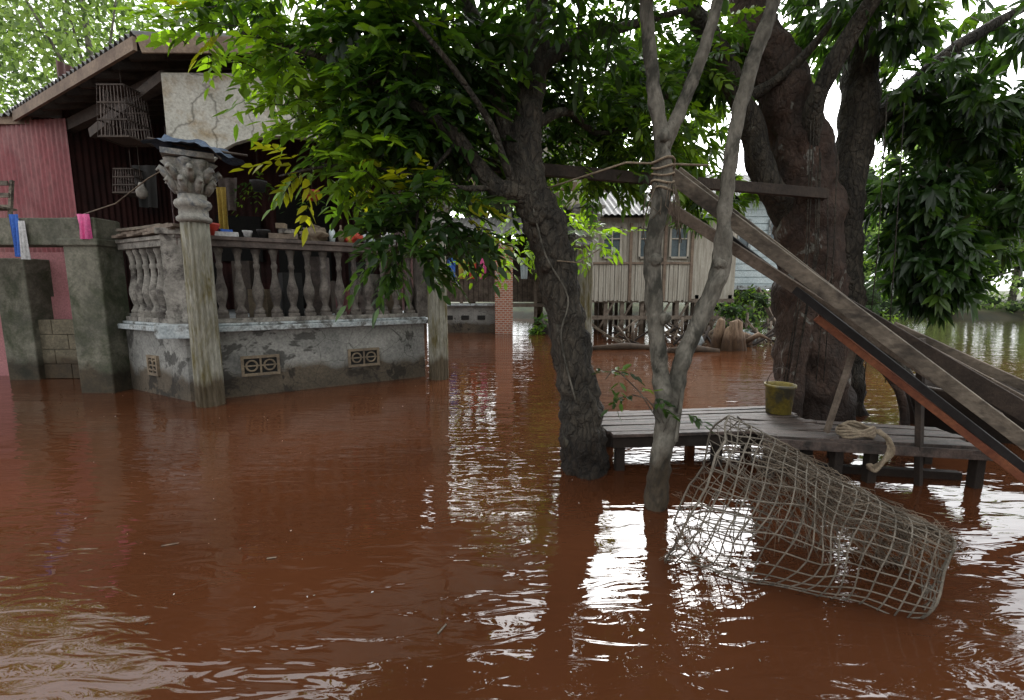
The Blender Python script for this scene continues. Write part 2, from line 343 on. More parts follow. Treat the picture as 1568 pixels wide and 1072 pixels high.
ang2=math.atan2(B[1]-A[1],B[0]-A[0]); x,y=onface(A,B,.45); vent(x,y,ang2,.2).obj('vent_block_3',house)
def column(cx,cy,name):
    mb=MB(); pr=[(.135,-.6)]+[(.135-.012*i/10,-.5+2.35*i/10) for i in range(11)]
    mb.lathe(pr,(cx,cy,0),'column',n=96,fl=.13,nf=16,smooth=True)
    mb.lathe([(.12,1.852),(.15,1.87),(.15,1.90),(.125,1.92),(.125,1.98),(.15,2.0),(.16,2.03),(.15,2.06),(.12,2.08),(.12,2.12)],(cx,cy,0),'capital',n=32)
    pr=[(.12,2.12),(.14,2.15),(.15,2.2),(.17,2.26),(.2,2.31),(.17,2.33),(.19,2.37),(.24,2.42),(.2,2.44)]
    mb.lathe(pr,(cx,cy,0),'capital',n=64,fl=.2,nf=8)
    for i in range(8):
        a=i*math.pi/4+.2; 
        for z0,rr,o in ((2.14,.15,0),(2.24,.18,.4)):
            ca,sa=math.cos(a+o),math.sin(a+o)
            mb.tube([(cx+rr*ca*.85,cy+rr*sa*.85,z0),(cx+rr*ca*1.1,cy+rr*sa*1.1,z0+.07),(cx+rr*ca*1.35,cy+rr*sa*1.35,z0+.11),(cx+rr*ca*1.45,cy+rr*sa*1.45,z0+.08)],[.03,.04,.03,.015],'capital',n=6)
    mb.box((cx,cy,2.47),(.42,.42,.05),'capital',rz=ang)
    return mb.obj(name,house)
column(-3.16,4.66,'column_1'); column(-.99,6.07,'column_2'); column(1.16,7.35,'column_3')
def arch(P,Q,z0,zt0,zt1,name,th=.12,rise=.42):
    mb=MB(); P=Vector(P);Q=Vector(Q); n=24; d=(Q-P); nn=Vector((-d.y,d.x)).normalized()*th
    vs=[]
    for i in range(n+1):
        t=i/n; e=.14
        if t<e or t>1-e: zb=z0
        else:
            u=(t-e)/(1-2*e)*2-1; zb=z0+rise*math.sqrt(max(0,1-u*u))
        zt=zt0+(zt1-zt0)*t; c=P+d*t
        vs+=[(c.x,c.y,zb),(c.x,c.y,zt),(c.x+nn.x,c.y+nn.y,zb),(c.x+nn.x,c.y+nn.y,zt)]
    fs=[]
    for i in range(n):
        a=4*i;b_=a+4; fs+=[(a,b_,b_+1,a+1),(a+2,a+3,b_+3,b_+2),(a,a+2,b_+2,b_),(a+1,b_+1,b_+3,a+3)]
    fs+=[(0,1,3,2),(4*n,4*n+2,4*n+3,4*n+1)]
    mb.add(vs,fs,'white'); mb.obj(name,house)
arch((-3.5,4.86),(-1.05,6.3),2.52,3.34,3.95,'arch_panel_1')
arch((-1.0,6.33),(1.10,7.53),2.5,3.95,3.5,'arch_panel_2')
u=Vector((.856,.516,0)); wv=Vector((-.863,.506,0)); R0=Vector((-3.53,4.6,3.58)); K=.24
mb=MB(); sl=u*2.9+Vector((0,0,2.9*K)); mb.corr(R0,R0+wv*5.2,sl,'roofm',amp=.026,wl=.115)
R1=R0+sl; mb.corr(R1,R1+wv*5.2,u*2.9-Vector((0,0,2.9*K)),'roofm',amp=.026,wl=.115)
mb.obj('roof_sheets',house)
mb=MB(); dz=Vector((0,0,-.10))
mb.beam(R0+dz,R0+dz+wv*3.6,.03,.12,'fascia'); mb.beam(R0+dz+u*.03,R1+dz,.03,.15,'fascia'); mb.beam(R1+dz,R1+dz+u*2.9-Vector((0,0,2.9*K)),.03,.15,'fascia')
mb.beam(R0+wv*3.5+Vector((.1,.1,-.12)),R0+wv*3.5+Vector((-2.5,.1,-.12)),.03,.12,'fascia')
for i in range(1,13):
    o=R0+wv*(i*.42)+Vector((0,0,-.08)); mb.beam(o+u*.1,o+u*2.8+Vector((0,0,2.8*K)),.05,.09,'darkwood')
for i in range(1,6):
    o=R0+u*(i*.55)+Vector((0,0,i*.55*K-.045)); mb.beam(o,o+wv*5,.05,.04,'darkwood')
mb.beam(R0+wv*.5+u*.45+Vector((0,0,-.2)),R0+wv*4+u*.45+Vector((0,0,-.2)),.1,.14,'darkwood')
mb.beam((-.95,6.25,2.62),(.9,6.6,2.62),.06,.12,'fascia')
mb.beam((-4.9,5.6,3.0),(-3.5,4.9,3.32),.06,.1,'darkwood')
mb.obj('roof_timbers',house)
mb=MB(); mb.corr((-11,7.0,.5),(-5.92,6.39,.5),(0,0,2.95),'redwall',amp=.012,wl=.075)
mb.corr((-11,6.9,3.5),(-6.3,6.35,3.5),(.2,3.0,.7),'roofm',amp=.024,wl=.11); mb.obj('corrugated_wall',house)
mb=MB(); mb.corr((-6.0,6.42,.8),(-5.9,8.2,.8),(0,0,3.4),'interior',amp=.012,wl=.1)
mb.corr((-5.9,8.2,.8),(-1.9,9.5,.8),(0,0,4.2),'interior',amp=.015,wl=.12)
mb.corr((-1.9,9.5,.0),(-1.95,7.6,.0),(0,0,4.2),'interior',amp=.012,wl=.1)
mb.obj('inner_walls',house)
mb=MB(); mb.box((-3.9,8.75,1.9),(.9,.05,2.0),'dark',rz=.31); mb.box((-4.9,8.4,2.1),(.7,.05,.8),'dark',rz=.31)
for i in range(9):
    x=-5.4+i*.42; mb.box((x,7.2+.3*(i%3),.83+.25+.15*(i%2)),(.3,.25,.5+.3*(i%2)),['darkwood','dark','interior'][i%3],rz=i)
mb.obj('openings',house)
mb=MB(); mb.box((-7.6,6.3,.55),(4,.05,1.1),'pinkwall'); mb.box((-6.3,6.34,1.35),(1.5,.04,.7),'pinkwall'); mb.obj('pink_lower_wall',house)
mb=MB(); mb.box((-4.825,5.36,.7),(.39,.34,2.58),'concrete'); mb.box((-7.02,5.36,1.84),(4.0,.30,.30),'concrete')
mb.box((-6.52,6.16,.5),(.41,.36,2.2),'concrete'); mb.box((-4.83,5.36,1.72),(.46,.4,.08),'concrete'); mb.obj('concrete_frame',None,.015)
mb=MB(); mb.box((-5.55,6.14,.25),(1.6,.11,.98),'block')
for r_ in range(5):
    for c_ in range(5): mb.box((-6.35+c_*.41+(.2 if r_%2 else 0),6.13,-.1+r_*.2),(.402,.14,.193),'block')
mb.obj('block_wall',None,.006)

# clutter on the terrace -------------------------------------------------------
def potshape(mb,c,r,h,k): mb.lathe([(r*.65,0),(r*.9,h*.7),(r*1.05,h*.86),(r*1.05,h),(r*.9,h),(r*.8,h*.8)],c,k,n=20)
rp=lambda t:(p.x+(q.x-p.x)*t,p.y+(q.y-p.y)*t)
mb=MB(); x,y=rp(.09); potshape(mb,(x+.05,y+.02,1.767),.1,.13,'red'); mb.obj('plant_pot')
mb=MB(); x,y=rp(.24); potshape(mb,(x,y+.02,1.767),.05,.08,'whitecloth'); mb.obj('cup')
mb=MB(); x,y=rp(.30); potshape(mb,(x,y+.02,1.767),.07,.1,'black'); mb.obj('plant_pot')
def blob(name,c,r,k,se=1,par=None):
    mb=MB(); mb.blob(c,r,k,se); return mb.obj(name,par)
def sack(name,c,r,k,se):
    mb=MB(); mb.blob(c,r,k,se,n=22,m_=14,amp=.55,fr=2.6); mb.tube([(c[0],c[1],c[2]+r[2]*.7),(c[0]+.02,c[1],c[2]+r[2]*1.35)],[r[0]*.25,r[0]*.4],k,n=8,wob=.5,ns=20); return mb.obj(name)
x,y=rp(.50); sack('plastic_sack',(x,y+.02,1.84),(.17,.09,.09),'vent',1)
x,y=rp(.66); sack('red_sack',(x,y+.05,1.84),(.12,.1,.09),'red',2)
x,y=rp(.74); sack('blue_sack',(x,y+.05,1.83),(.09,.1,.07),'bluewhite',5)
x,y=rp(.84); sack('plastic_sack',(x,y+.03,1.83),(.1,.08,.08),'whitecloth',8)
x,y=rp(.38); mb=MB(); mb.box((x,y,1.80),(.3,.16,.06),'wood',rz=.4); mb.box((x+.05,y,1.86),(.16,.12,.05),'baluster',rz=.9); mb.box((x-.02,y,1.92),(.1,.1,.06),'vent',rz=.2); mb.obj('stacked_boards',None,.004)
x,y=rp(.17); mb=MB(); mb.box((x,y,1.79),(.22,.14,.05),'whitecloth',rz=.5); mb.box((x-.02,y,1.83),(.12,.1,.03),'bluecloth',rz=.9); mb.obj('food_boxes',None,.004)
mb=MB(); x,y=rp(.58); 
for i in range(3): mb.lathe([(.03,0),(.035,.05),(.035,.13),(.012,.17),(.012,.21)],(x+.09*i,y+.05*i,1.767),['bluewhite','vent','yellow'][i],n=14)
mb.obj('bottles')
mb=MB()
for i in range(8): mb.beam((-4.55+.1*i,5.35-.05*i,1.79+.012*(i%3)),(-3.85+.07*i,5.12-.06*i,1.82+.02*(i%3)),.09,.03,'wood')
for i in range(4): mb.beam((-4.4+.12*i,5.2-.05*i,1.85),(-4.1+.12*i,5.3-.1*i,1.88),.06,.03,'plank')
mb.obj('timber_pile',None,.003)
mb=MB(); lv=Leaves()
for i,(x,y,z) in enumerate([(-3.0,5.6,2.35),(-2.5,5.9,2.3),(-2.0,6.3,2.4)]):
    potshape(mb,(x,y,z),.09,.12,['black','red','vent'][i]); mb.tube([(x,y,z+.1),(x,y,3.3)],.004,'darkwood',n=4)
    pinnate(lv,None,(x,y,z+.1),(.1,.1,.05),10,.5,0,L=.07,W=.02,pairs=4,ln=.22,droop=.8)
for i in range(7):
    x=-3.0+.27*i; y=5.5+.17*i; mb.box((x,y,1.02+.1*(i%3)),(.22,.2,.36+.2*(i%3)),['vent','black','rail','pinkwall','baluster'][i%5],rz=i*.7)
e=empty('hanging_plants'); mb.obj('pots',e); lv.obj('leaves','leaf',e)
def cage(c,s,h,name):
    mb=MB(); cx,cy,cz=c
    def P(i,j,t): 
        k_=1-.15*t; return (cx+i*s/2*k_,cy+j*s/2*k_,cz+h*t)
    for t in (0,.33,.66,1):
        for a,b_ in (((-1,-1),(1,-1)),((1,-1),(1,1)),((1,1),(-1,1)),((-1,1),(-1,-1))): mb.beam(P(*a,t),P(*b_,t),.014,.014,'darkwood')
    for i in range(9):
        e=-1+2*i/8
        for a in ((e,-1),(e,1),(-1,e),(1,e)): mb.beam(P(*a,0),P(*a,1),.005,.005,'rail',up=(0,1,0))
    mb.box((cx,cy,cz+.01),(s*.96,s*.96,.015),'darkwood'); mb.box((cx,cy,cz+h),(s*.85,s*.85,.012),'darkwood')
    mb.tube([(cx,cy,cz+h),(cx,cy,cz+h+.25)],.004,'darkwood',n=5); return mb.obj(name)
cage((-4.02,5.0,2.73),.32,.5,'bird_cage'); cage((-4.65,5.8,2.35),.28,.28,'bird_cage')
mb=MB(); mb.tube([(-4.9,5.25,2.0),(-4.3,5.1,2.12),(-3.8,4.95,2.35),(-3.3,4.75,2.48)],.007,'twig',n=5); mb.obj('clothes_line')
mb=MB(); mb.tube([(-4.0,5.1,2.8),(-4.0,5.1,2.35)],.004,'darkwood',n=4); mb.lathe([(.02,.14),(.03,.1),(.055,.05),(.05,0),(.02,-.03)],(-4.0,5.1,2.2),'baluster',n=14); mb.obj('hanging_pot')  # small pot on a cord under the eave, not a light source
def cloth(name,c,w_,h,k,seed=0,rz=0):
    mb=MB(); n=10;m_=12;vs=[];fs=[]
    for i in range(m_+1):
        for j in range(n+1):
            x=(j/n-.5)*w_*(1-.25*i/m_);z=-h*i/m_; y=.03*math.sin(j*1.3+seed)*(.3+i/m_)
            v=Matrix.Rotation(rz,3,'Z')@Vector((x,y,z)); vs.append((c[0]+v.x,c[1]+v.y,c[2]+v.z))
    for i in range(m_):
        for j in range(n): a=i*(n+1)+j; fs.append((a,a+1,a+n+2,a+n+1))
    mb.add(vs,fs,k,True); return mb.obj(name)
cloth('blue_cloth',(-5.5,5.17,2.02),.10,.46,'bluecloth'); cloth('white_cloth',(-5.42,5.165,1.95),.07,.42,'whitecloth',2)
cloth('pink_bag',(-4.72,5.15,2.02),.14,.27,'pink',1); cloth('yellow_shirt',(-3.45,5.6,2.4),.12,.5,'yellow',3); cloth('dark_shirt',(-4.5,5.8,2.7),.3,.5,'dark',2); cloth('grey_shirt',(-3.6,6.0,2.6),.25,.4,'rail',4)
mb=MB()
for x in(-5.95,-5.68):
    mb.beam((x,5.3,1.99),(x+.03,5.35,2.42),.03,.03,'plank',up=(0,1,0))
for z in(2.12,2.25,2.38): mb.beam((-5.95,5.31,z),(-5.66,5.31,z),.02,.05,'plank')
mb.box((-5.82,5.25,2.1),(.32,.25,.02),'plank'); mb.obj('wooden_stool')
mb=MB(); n=22;vs=[];fs=[]
for i in range(n+1):
    for j in range(n+1):
        x=(i/n-.5)*.72;y=(j/n-.5)*.55; rr=max(abs(x)/.2,abs(y)/.2)
        z=2.56+.06*mnoise.noise(Vector((x*9,y*9,1)))+ (.04 if rr<1 else -.05*(rr-1)) - .12*x; vs.append((-3.08+x*.95,4.68+y,z))
for i in range(n):
    for j in range(n): a=i*(n+1)+j; fs.append((a,a+1,a+n+2,a+n+1))
mb.add(vs,fs,'blue',True)
mb.tube([(-3.5,4.6,2.64),(-3.1,4.62,2.56),(-2.6,4.68,2.50)],.012,'darkwood',n=6); mb.tube([(-3.4,4.7,2.5),(-2.95,4.6,2.6),(-2.75,4.5,2.42)],.009,'darkwood',n=6)
mb.obj('blue_tarpaulin')

# ---------------------------------------------------------------- far buildings
mb=MB(); mb.box((-.22,12.6,1.0),(.48,.4,2.8),'brick'); mb.obj('brick_pillar')
mb=MB(); mb.box((-1.3,12.75,.2),(1.7,.2,1.1),'plaster'); mb.box((-1.3,12.72,.77),(1.8,.3,.06),'ledge')
for i in range(3): mb.box((-1.75+i*.45,12.64,.42),(.22,.02,.12),'dark')
mb.obj('low_concrete_wall',None,.01)
sh=empty('wooden_shed')
mb=MB(); mb.box((-.6,15.6,1.7),(4.6,2,1.8),'darkwood')
for i in range(30): mb.box((-2.85+i*.155,14.58,1.2),(.14,.03,.8),'wood')
for x in(-2.6,-1.5,-.4,.7,1.6): mb.box((x,13.6,1.2),(.09,.09,3.2),'wood')
mb.box((-.5,14.1,.72),(4.4,1.2,.08),'wood'); mb.obj('walls_and_posts',sh)
mb=MB(); mb.corr((-3,13.2,2.75),(2,13.2,2.75),(0,3.6,1.0),'roofm',amp=.02,wl=.15); mb.obj('roof',sh)
for i,(x,k) in enumerate([(-1.75,'bluecloth'),(-1.45,'yellow'),(-1.15,'red'),(-.85,'pink'),(.35,'bluewhite'),(.6,'darkwood')]): cloth('laundry',(x,13.4,2.1),.24,.6,k,i)
st=empty('stilt_house')
mb=MB(); mb.box((3.9,13.8,2.0),(4.0,3.2,2.1),'boards')
for i in range(46): mb.box((1.95+i*.0595+.015*random.random(),12.14,1.38+random.uniform(-.02,.02)),(.05,.03,.95+random.uniform(0,.05)),'boards')
for i in range(30): mb.box((1.98+i*.09,12.17,2.4),(.085,.02,1.0),'boards')
mb.box((3.3,12.12,1.88),(2.8,.06,.05),'fascia')
for x in(1.95,3.1,4.0,4.7): mb.box((x,12.11,1.9),(.07,.05,2.0),'fascia')
mb.obj('walls',st)
mb=MB()
for x in(2.6,3.55,4.35):
    mb.box((x,12.13,2.4),(.42,.03,.75),'glass'); mb.box((x,12.09,2.4),(.03,.03,.75),'boards'); mb.box((x,12.088,2.5),(.42,.025,.03),'boards')
    for s_ in(-1,1): mb.box((x+s_*.23,12.1,2.4),(.05,.04,.82),'boards'); 
    mb.box((x,12.1,2.02),(.5,.04,.05),'boards'); mb.box((x,12.1,2.79),(.5,.04,.05),'boards')
mb.obj('windows',st)
mb=MB()
for x in np.arange(2.0,5.9,.48): 
    for y in(12.25,13.6,15.2): mb.box((x+random.uniform(-.05,.05),y,.2),(.1,.1,1.7),'wood')
for z in(.9,.45): mb.beam((1.9,12.2,z),(5.9,12.2,z),.08,.1,'wood')
for i in range(7): mb.beam((2.3+i*.5,12.2,.1),(2.7+i*.5,12.2,.85),.05,.05,'wood')
mb.obj('stilts',st)
mb=MB(); mb.corr((1.6,11.7,3.05),(5.4,11.7,3.05),(0,2.2,1.0),'roofm',amp=.02,wl=.15); mb.corr((1.6,13.9,4.05),(5.4,13.9,4.05),(0,2.2,-1.0),'roofm',amp=.02,wl=.15); mb.obj('roof',st)
bh=empty('blue_white_house')
mb=MB(); mb.box((7.6,15.2,2.5),(4.2,3.5,2.4),'bluewhite')
for i in range(12): mb.box((7.6,13.43,1.45+i*.19),(4.2,.03,.16),'bluewhite')
mb.obj('walls',bh)
mb=MB()
for x in(6.5,7.7):
    mb.box((x,13.4,2.7),(.6,.03,.9),'glass'); mb.box((x,13.37,2.7),(.04,.03,.9),'ledge')
    for s_ in(-1,1): mb.box((x+s_*.32,13.37,2.7),(.06,.04,1.0),'ledge')
mb.obj('windows',bh)
mb=MB()
for x in(5.7,7.0,8.3,9.5): mb.box((x,13.6,.5),(.22,.22,1.8),'concrete')
mb.box((7.6,13.5,1.25),(4.3,.3,.12),'ledge')
for i in range(6): mb.box((7.6,13.2-.22*i,1.1-i*.19),(.9,.26,.05),'wood')
for s_ in(-1,1): mb.beam((7.6+s_*.48,13.3,1.2),(7.6+s_*.48,12,.0),.05,.16,'wood')
mb.obj('stilts_and_stair',bh)
mb=MB(); mb.corr((5.2,12.9,3.75),(10,12.9,3.75),(0,2.3,1.1),'roofm',amp=.02,wl=.15); mb.corr((5.2,15.2,4.85),(10,15.2,4.85),(0,2.3,-1.1),'roofm',amp=.02,wl=.15); mb.obj('roof',bh)
mb=MB()
for i in range(11):
    a=i*2.4; rr=.2 if i else 0; x=4.35+rr*math.cos(a); y=9.1+rr*math.sin(a); h=random.uniform(.28,.66)
    mb.tube([(x+.25*rr*math.cos(a)*4*.3,y,-.3),(x,y,h*.5),(x+random.uniform(-.03,.03),y,h),(x+random.uniform(-.04,.04),y,h+.05)],[.15,.11,.07,.015],'stump',n=9,wob=.4,ns=8)
mb.tube([(4.55,9.0,.1),(4.85,8.9,.32),(5.1,8.9,.2)],[.06,.05,.02],'stump',n=8,wob=.3); mb.obj('tree_stump')
blob('rock',(3.75,9.4,.08),(.22,.15,.2),'ledge',4)
mb=MB()
for i in range(70):
    x=random.uniform(2.2,6.3);y=random.uniform(9.6,11.6);a=random.uniform(0,3)
    mb.beam((x,y,.03),(x+.7*math.cos(a),y+.3*math.sin(a),random.uniform(.05,.6)),.04,.04,random.choice(['wood','twig','darkwood']))
for i in range(14):
    x=random.uniform(2.6,6.0); y=random.uniform(9.3,11); mb.tube([(x,y,-.3),(x+random.uniform(-.05,.05),y,random.uniform(.2,.7))],[.04,.03],'wood',n=7,wob=.2)
for x,y,l in [(1.6,9.0,1.4),(4.9,8.3,1.3),(3.0,8.6,1.0)]: mb.tube([(x,y,.02),(x+l*.5,y+.15,.05),(x+l,y+.1,.02)],[.07,.08,.05],'wood',n=9,wob=.3)
mb.obj('driftwood_pile')
for i,(x,y) in enumerate([(4.9,9.6),(5.3,10.2)]): blob('rubbish_sack',(x,y,.12),(.22,.15,.18),['stump','ledge'][i],6+i)

# ---------------------------------------------------------------- main tree
tree=empty('rambutan_tree'); mb=MB()
limb(mb,[(.53,2.93,-.5),(.49,2.92,0),(.468,2.9,.27),(.43,2.9,.54),(.35,2.9,.964),(.27,2.9,1.374),(.18,2.9,1.65),(.10,2.9,1.85),(.083,2.92,2.05),(.10,2.95,2.25),(.14,3,2.55),(.16,3.05,2.9),(.2,3.1,3.6),(.3,3.1,4.3)],[.19,.155,.14,.125,.12,.12,.125,.11,.095,.085,.075,.07,.05,.03],'bark',n=40,wob=.28,ns=11,sub=12)
limb(mb,[(.2,2.9,1.62),(.04,2.84,1.77),(-.08,2.8,1.79),(-.2,2.78,1.92),(-.34,2.75,2.08),(-.6,2.7,2.25),(-1.0,2.7,2.45),(-1.5,2.75,2.62)],[.08,.065,.055,.045,.04,.03,.02,.01],'bark',n=14)
limb(mb,[(.08,2.9,1.9),(-.05,2.95,2.2),(-.15,3,2.6),(-.3,3.05,3.0),(-.6,3.1,3.5)],[.07,.05,.045,.04,.02],'bark',n=14)
limb(mb,[(.03,2.84,1.78),(-.05,2.75,1.95),(-.12,2.7,2.12),(-.3,2.6,2.35),(-.5,2.5,2.55)],[.03,.022,.02,.016,.01],'bark',n=10)
limb(mb,[(-.08,2.8,1.8),(-.3,2.72,1.78),(-.6,2.7,1.85),(-1.0,2.72,1.9),(-1.35,2.75,1.85)],[.02,.014,.012,.01,.005],'bark',n=8)
limb(mb,[(.12,2.95,2.5),(.4,3.1,2.75),(.8,3.3,2.95),(1.2,3.4,3.1)],[.05,.04,.03,.015],'bark',n=10)
limb(mb,[(-.3,2.75,2.05),(-.5,2.7,1.8),(-.55,2.65,1.5)],[.014,.01,.006],'bark',n=6)
limb(mb,[(.11,3,2.2),(.35,3.15,2.35),(.6,3.4,2.3),(.9,3.6,2.4)],[.035,.028,.02,.01],'bark',n=8)
for z in(1.35,1.62): mb.blob((.27-.25*(z-1.35)-.06,2.8,z),(.05,.04,.05),'bark',z)
mb.tube([(.27,2.78,1.37),(.4,2.8,1.36),(.55,2.9,1.45)],.004,'rope',n=4)
P_,_=smoothpath([(.40,2.77,.5),(.30,2.76,.9),(.34,2.78,1.15),(.2,2.76,1.4),(.12,2.78,1.7)],[1]*5); mb.tube(P_,.006,'barkp',n=5)
lv=Leaves()
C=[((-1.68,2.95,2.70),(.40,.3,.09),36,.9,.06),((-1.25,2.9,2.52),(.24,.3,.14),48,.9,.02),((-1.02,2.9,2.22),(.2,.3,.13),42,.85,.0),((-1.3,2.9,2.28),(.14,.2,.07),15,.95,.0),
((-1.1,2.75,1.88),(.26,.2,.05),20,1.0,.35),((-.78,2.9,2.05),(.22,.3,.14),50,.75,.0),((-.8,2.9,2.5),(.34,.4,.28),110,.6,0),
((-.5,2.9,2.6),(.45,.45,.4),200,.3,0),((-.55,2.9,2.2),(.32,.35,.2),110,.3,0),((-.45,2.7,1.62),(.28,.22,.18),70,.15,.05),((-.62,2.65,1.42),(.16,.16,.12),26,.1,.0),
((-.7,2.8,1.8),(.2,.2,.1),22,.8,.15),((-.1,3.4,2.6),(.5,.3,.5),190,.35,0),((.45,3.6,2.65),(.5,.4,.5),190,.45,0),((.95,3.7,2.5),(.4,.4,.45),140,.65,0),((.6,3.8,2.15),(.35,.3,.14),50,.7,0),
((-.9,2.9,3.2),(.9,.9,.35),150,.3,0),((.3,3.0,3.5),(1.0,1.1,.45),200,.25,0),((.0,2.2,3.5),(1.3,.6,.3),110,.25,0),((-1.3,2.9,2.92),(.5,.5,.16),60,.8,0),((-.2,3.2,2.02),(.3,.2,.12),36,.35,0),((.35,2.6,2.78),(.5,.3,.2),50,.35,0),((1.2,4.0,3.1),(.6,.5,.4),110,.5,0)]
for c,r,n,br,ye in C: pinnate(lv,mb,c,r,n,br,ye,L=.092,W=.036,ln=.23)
mb.obj('trunk_and_branches',tree); lv.obj('foliage','leaf',tree)

# slim pale tree
tree=empty('slender_tree'); mb=MB()
limb(mb,[(.80,2.40,-.5),(.80,2.4,0),(.815,2.4,.28),(.838,2.4,.47),(.79,2.4,.795),(.75,2.4,1.07),(.728,2.4,1.41),(.766,2.4,1.70),(.75,2.4,1.92),(.70,2.4,2.2),(.645,2.4,2.58),(.6,2.4,3.2)],[.08,.062,.056,.058,.043,.041,.04,.045,.04,.033,.03,.02],'barkp',n=20,wob=.3,ns=16,sub=8)
limb(mb,[(.76,2.4,1.9),(.80,2.4,2.0),(.86,2.4,2.14),(.944,2.4,2.38),(.99,2.4,2.58),(1.05,2.4,3.1)],[.035,.034,.03,.03,.028,.02],'barkp',n=12,wob=.3,ns=14)
limb(mb,[(.83,2.42,.42),(.87,2.4,.617),(.91,2.4,.83),(1.0,2.4,1.056),(1.082,2.4,1.31),(1.087,2.4,1.606),(1.125,2.4,2.047),(1.2,2.4,2.38),(1.263,2.4,2.58),(1.35,2.4,3.1)],[.05,.046,.043,.045,.048,.035,.034,.036,.03,.02],'barkp',n=16,wob=.3,ns=14,sub=8)
limb(mb,[(.92,2.4,.85),(.9,2.36,.65),(.87,2.33,.4)],[.012,.012,.01],'barkp',n=6)
for x,z in((.79,1.05),(.735,1.35),(1.07,1.33),(.75,1.95),(.84,.55)): mb.blob((x,2.375,z),(.035,.03,.035),'barkp',x*9)
for i in range(5):
    z=1.70+.035*i; mb.tube([(.763+.055*math.cos(a),2.4+.055*math.sin(a),z+.01*math.sin(a*2+i)) for a in [k*math.pi/6 for k in range(13)]],.006,'rope',n=5,cap=False)
for i in range(22):
    a=random.uniform(0,6.28); mb.tube([(.763+.05*math.cos(a),2.36+.03*math.sin(a),1.72),(.74+.09*math.cos(a),2.33,1.6+random.uniform(-.08,.05)),(.75+.1*math.cos(a+.5),2.33,1.52+random.uniform(-.1,.1))],.0025,'twig',n=3)
lv=Leaves()
for c,r,n in [((.9,2.4,3.3),(.8,.7,.3),80)]: pinnate(lv,None,c,r,n,.4,0,L=.1,W=.04)
mb.obj('trunk_and_branches',tree); lv.obj('foliage','leaf',tree)
mb=MB(); lv=Leaves()
for a,b_ in [((.78,2.33,.5),(.55,2.3,.78)),((.78,2.33,.55),(.62,2.3,.66)),((.8,2.33,.5),(.72,2.28,.62)),((.8,2.33,.45),(.86,2.28,.56)),((.55,2.3,.78),(.48,2.3,.74))]:
    mb.tube([a,((a[0]+b_[0])/2,a[1],(a[2]+b_[2])/2+.03),b_],.003,'barkp',n=4)
    pinnate(lv,None,b_,(.05,.03,.03),3,.3,.0,L=.06,W=.024,pairs=2,ln=.09)
s=empty('sapling'); mb.obj('stems',s); lv.obj('leaves','leaf',s)

# ---------------------------------------------------------------- big tree
tree=empty('mango_tree'); mb=MB()
limb(mb,[(2.88,4.25,-.5),(2.85,4.2,0),(2.785,4.2,.49),(2.727,4.2,1.16),(2.653,4.2,1.8),(2.538,4.2,2.36),(2.3,4.2,3.0),(2.02,4.25,3.62),(1.9,4.3,4.6)],[.38,.33,.29,.27,.27,.25,.21,.16,.08],'barkr',n=48,wob=.28,ns=5,sub=12)
limb(mb,[(3.3,4.5,-.5),(3.27,4.45,0),(3.2,4.4,.5),(3.158,4.4,1.16),(3.1,4.4,1.88),(3.16,4.4,2.64),(3.142,4.4,3.31),(3.125,4.4,3.8),(3.2,4.5,4.8)],[.26,.22,.19,.175,.17,.15,.13,.1,.05],'bark',n=28,wob=.25,ns=6,sub=10)
limb(mb,[(2.62,4.2,1.7),(2.4,4.15,1.95),(2.2,4.1,2.14),(2.03,4.1,2.58),(1.72,4.0,3.05),(1.43,3.9,3.35),(1.0,3.8,3.7)],[.16,.13,.11,.10,.09,.07,.04],'bark',n=16)
limb(mb,[(3.15,4.4,2.5),(3.5,4.4,2.9),(3.9,4.3,3.3),(4.4,4.2,3.6)],[.1,.08,.06,.03],'bark',n=12)
limb(mb,[(2.55,4.1,2.3),(2.45,3.9,2.7),(2.6,3.7,3.2),(2.8,3.4,3.7)],[.1,.07,.06,.03],'bark',n=12)
limb(mb,[(1.9,4.1,2.75),(2.3,4.0,3.0),(2.6,3.9,3.4)],[.05,.04,.02],'bark',n=8); limb(mb,[(1.6,4.0,3.1),(1.3,4.0,2.8),(1.0,4.0,2.7)],[.04,.03,.015],'bark',n=8)
limb(mb,[(3.1,4.3,1.0),(3.2,4.1,.75),(3.45,3.95,.5),(3.6,3.9,.1),(3.62,3.9,-.3)],[.06,.05,.05,.045,.04],'bark',n=10)
limb(mb,[(2.9,4.0,1.0),(3.05,3.9,.7),(3.3,3.8,.35),(3.35,3.75,.0)],[.04,.04,.035,.03],'barkr',n=8)
limb(mb,[(2.6,4.0,1.1),(2.54,3.98,.6),(2.5,3.93,.2),(2.45,3.9,-.2)],[.07,.06,.07,.08],'barkr',n=10)
for i in range(9):
    x=2.5+random.uniform(-.1,.7); mb.tube([(x,3.88,2.3+random.uniform(-.4,.5)),(x+.03,3.85,1.5),(x+random.uniform(-.1,.1),3.86,.4)],.005,'bark',n=4)
lv=Leaves()
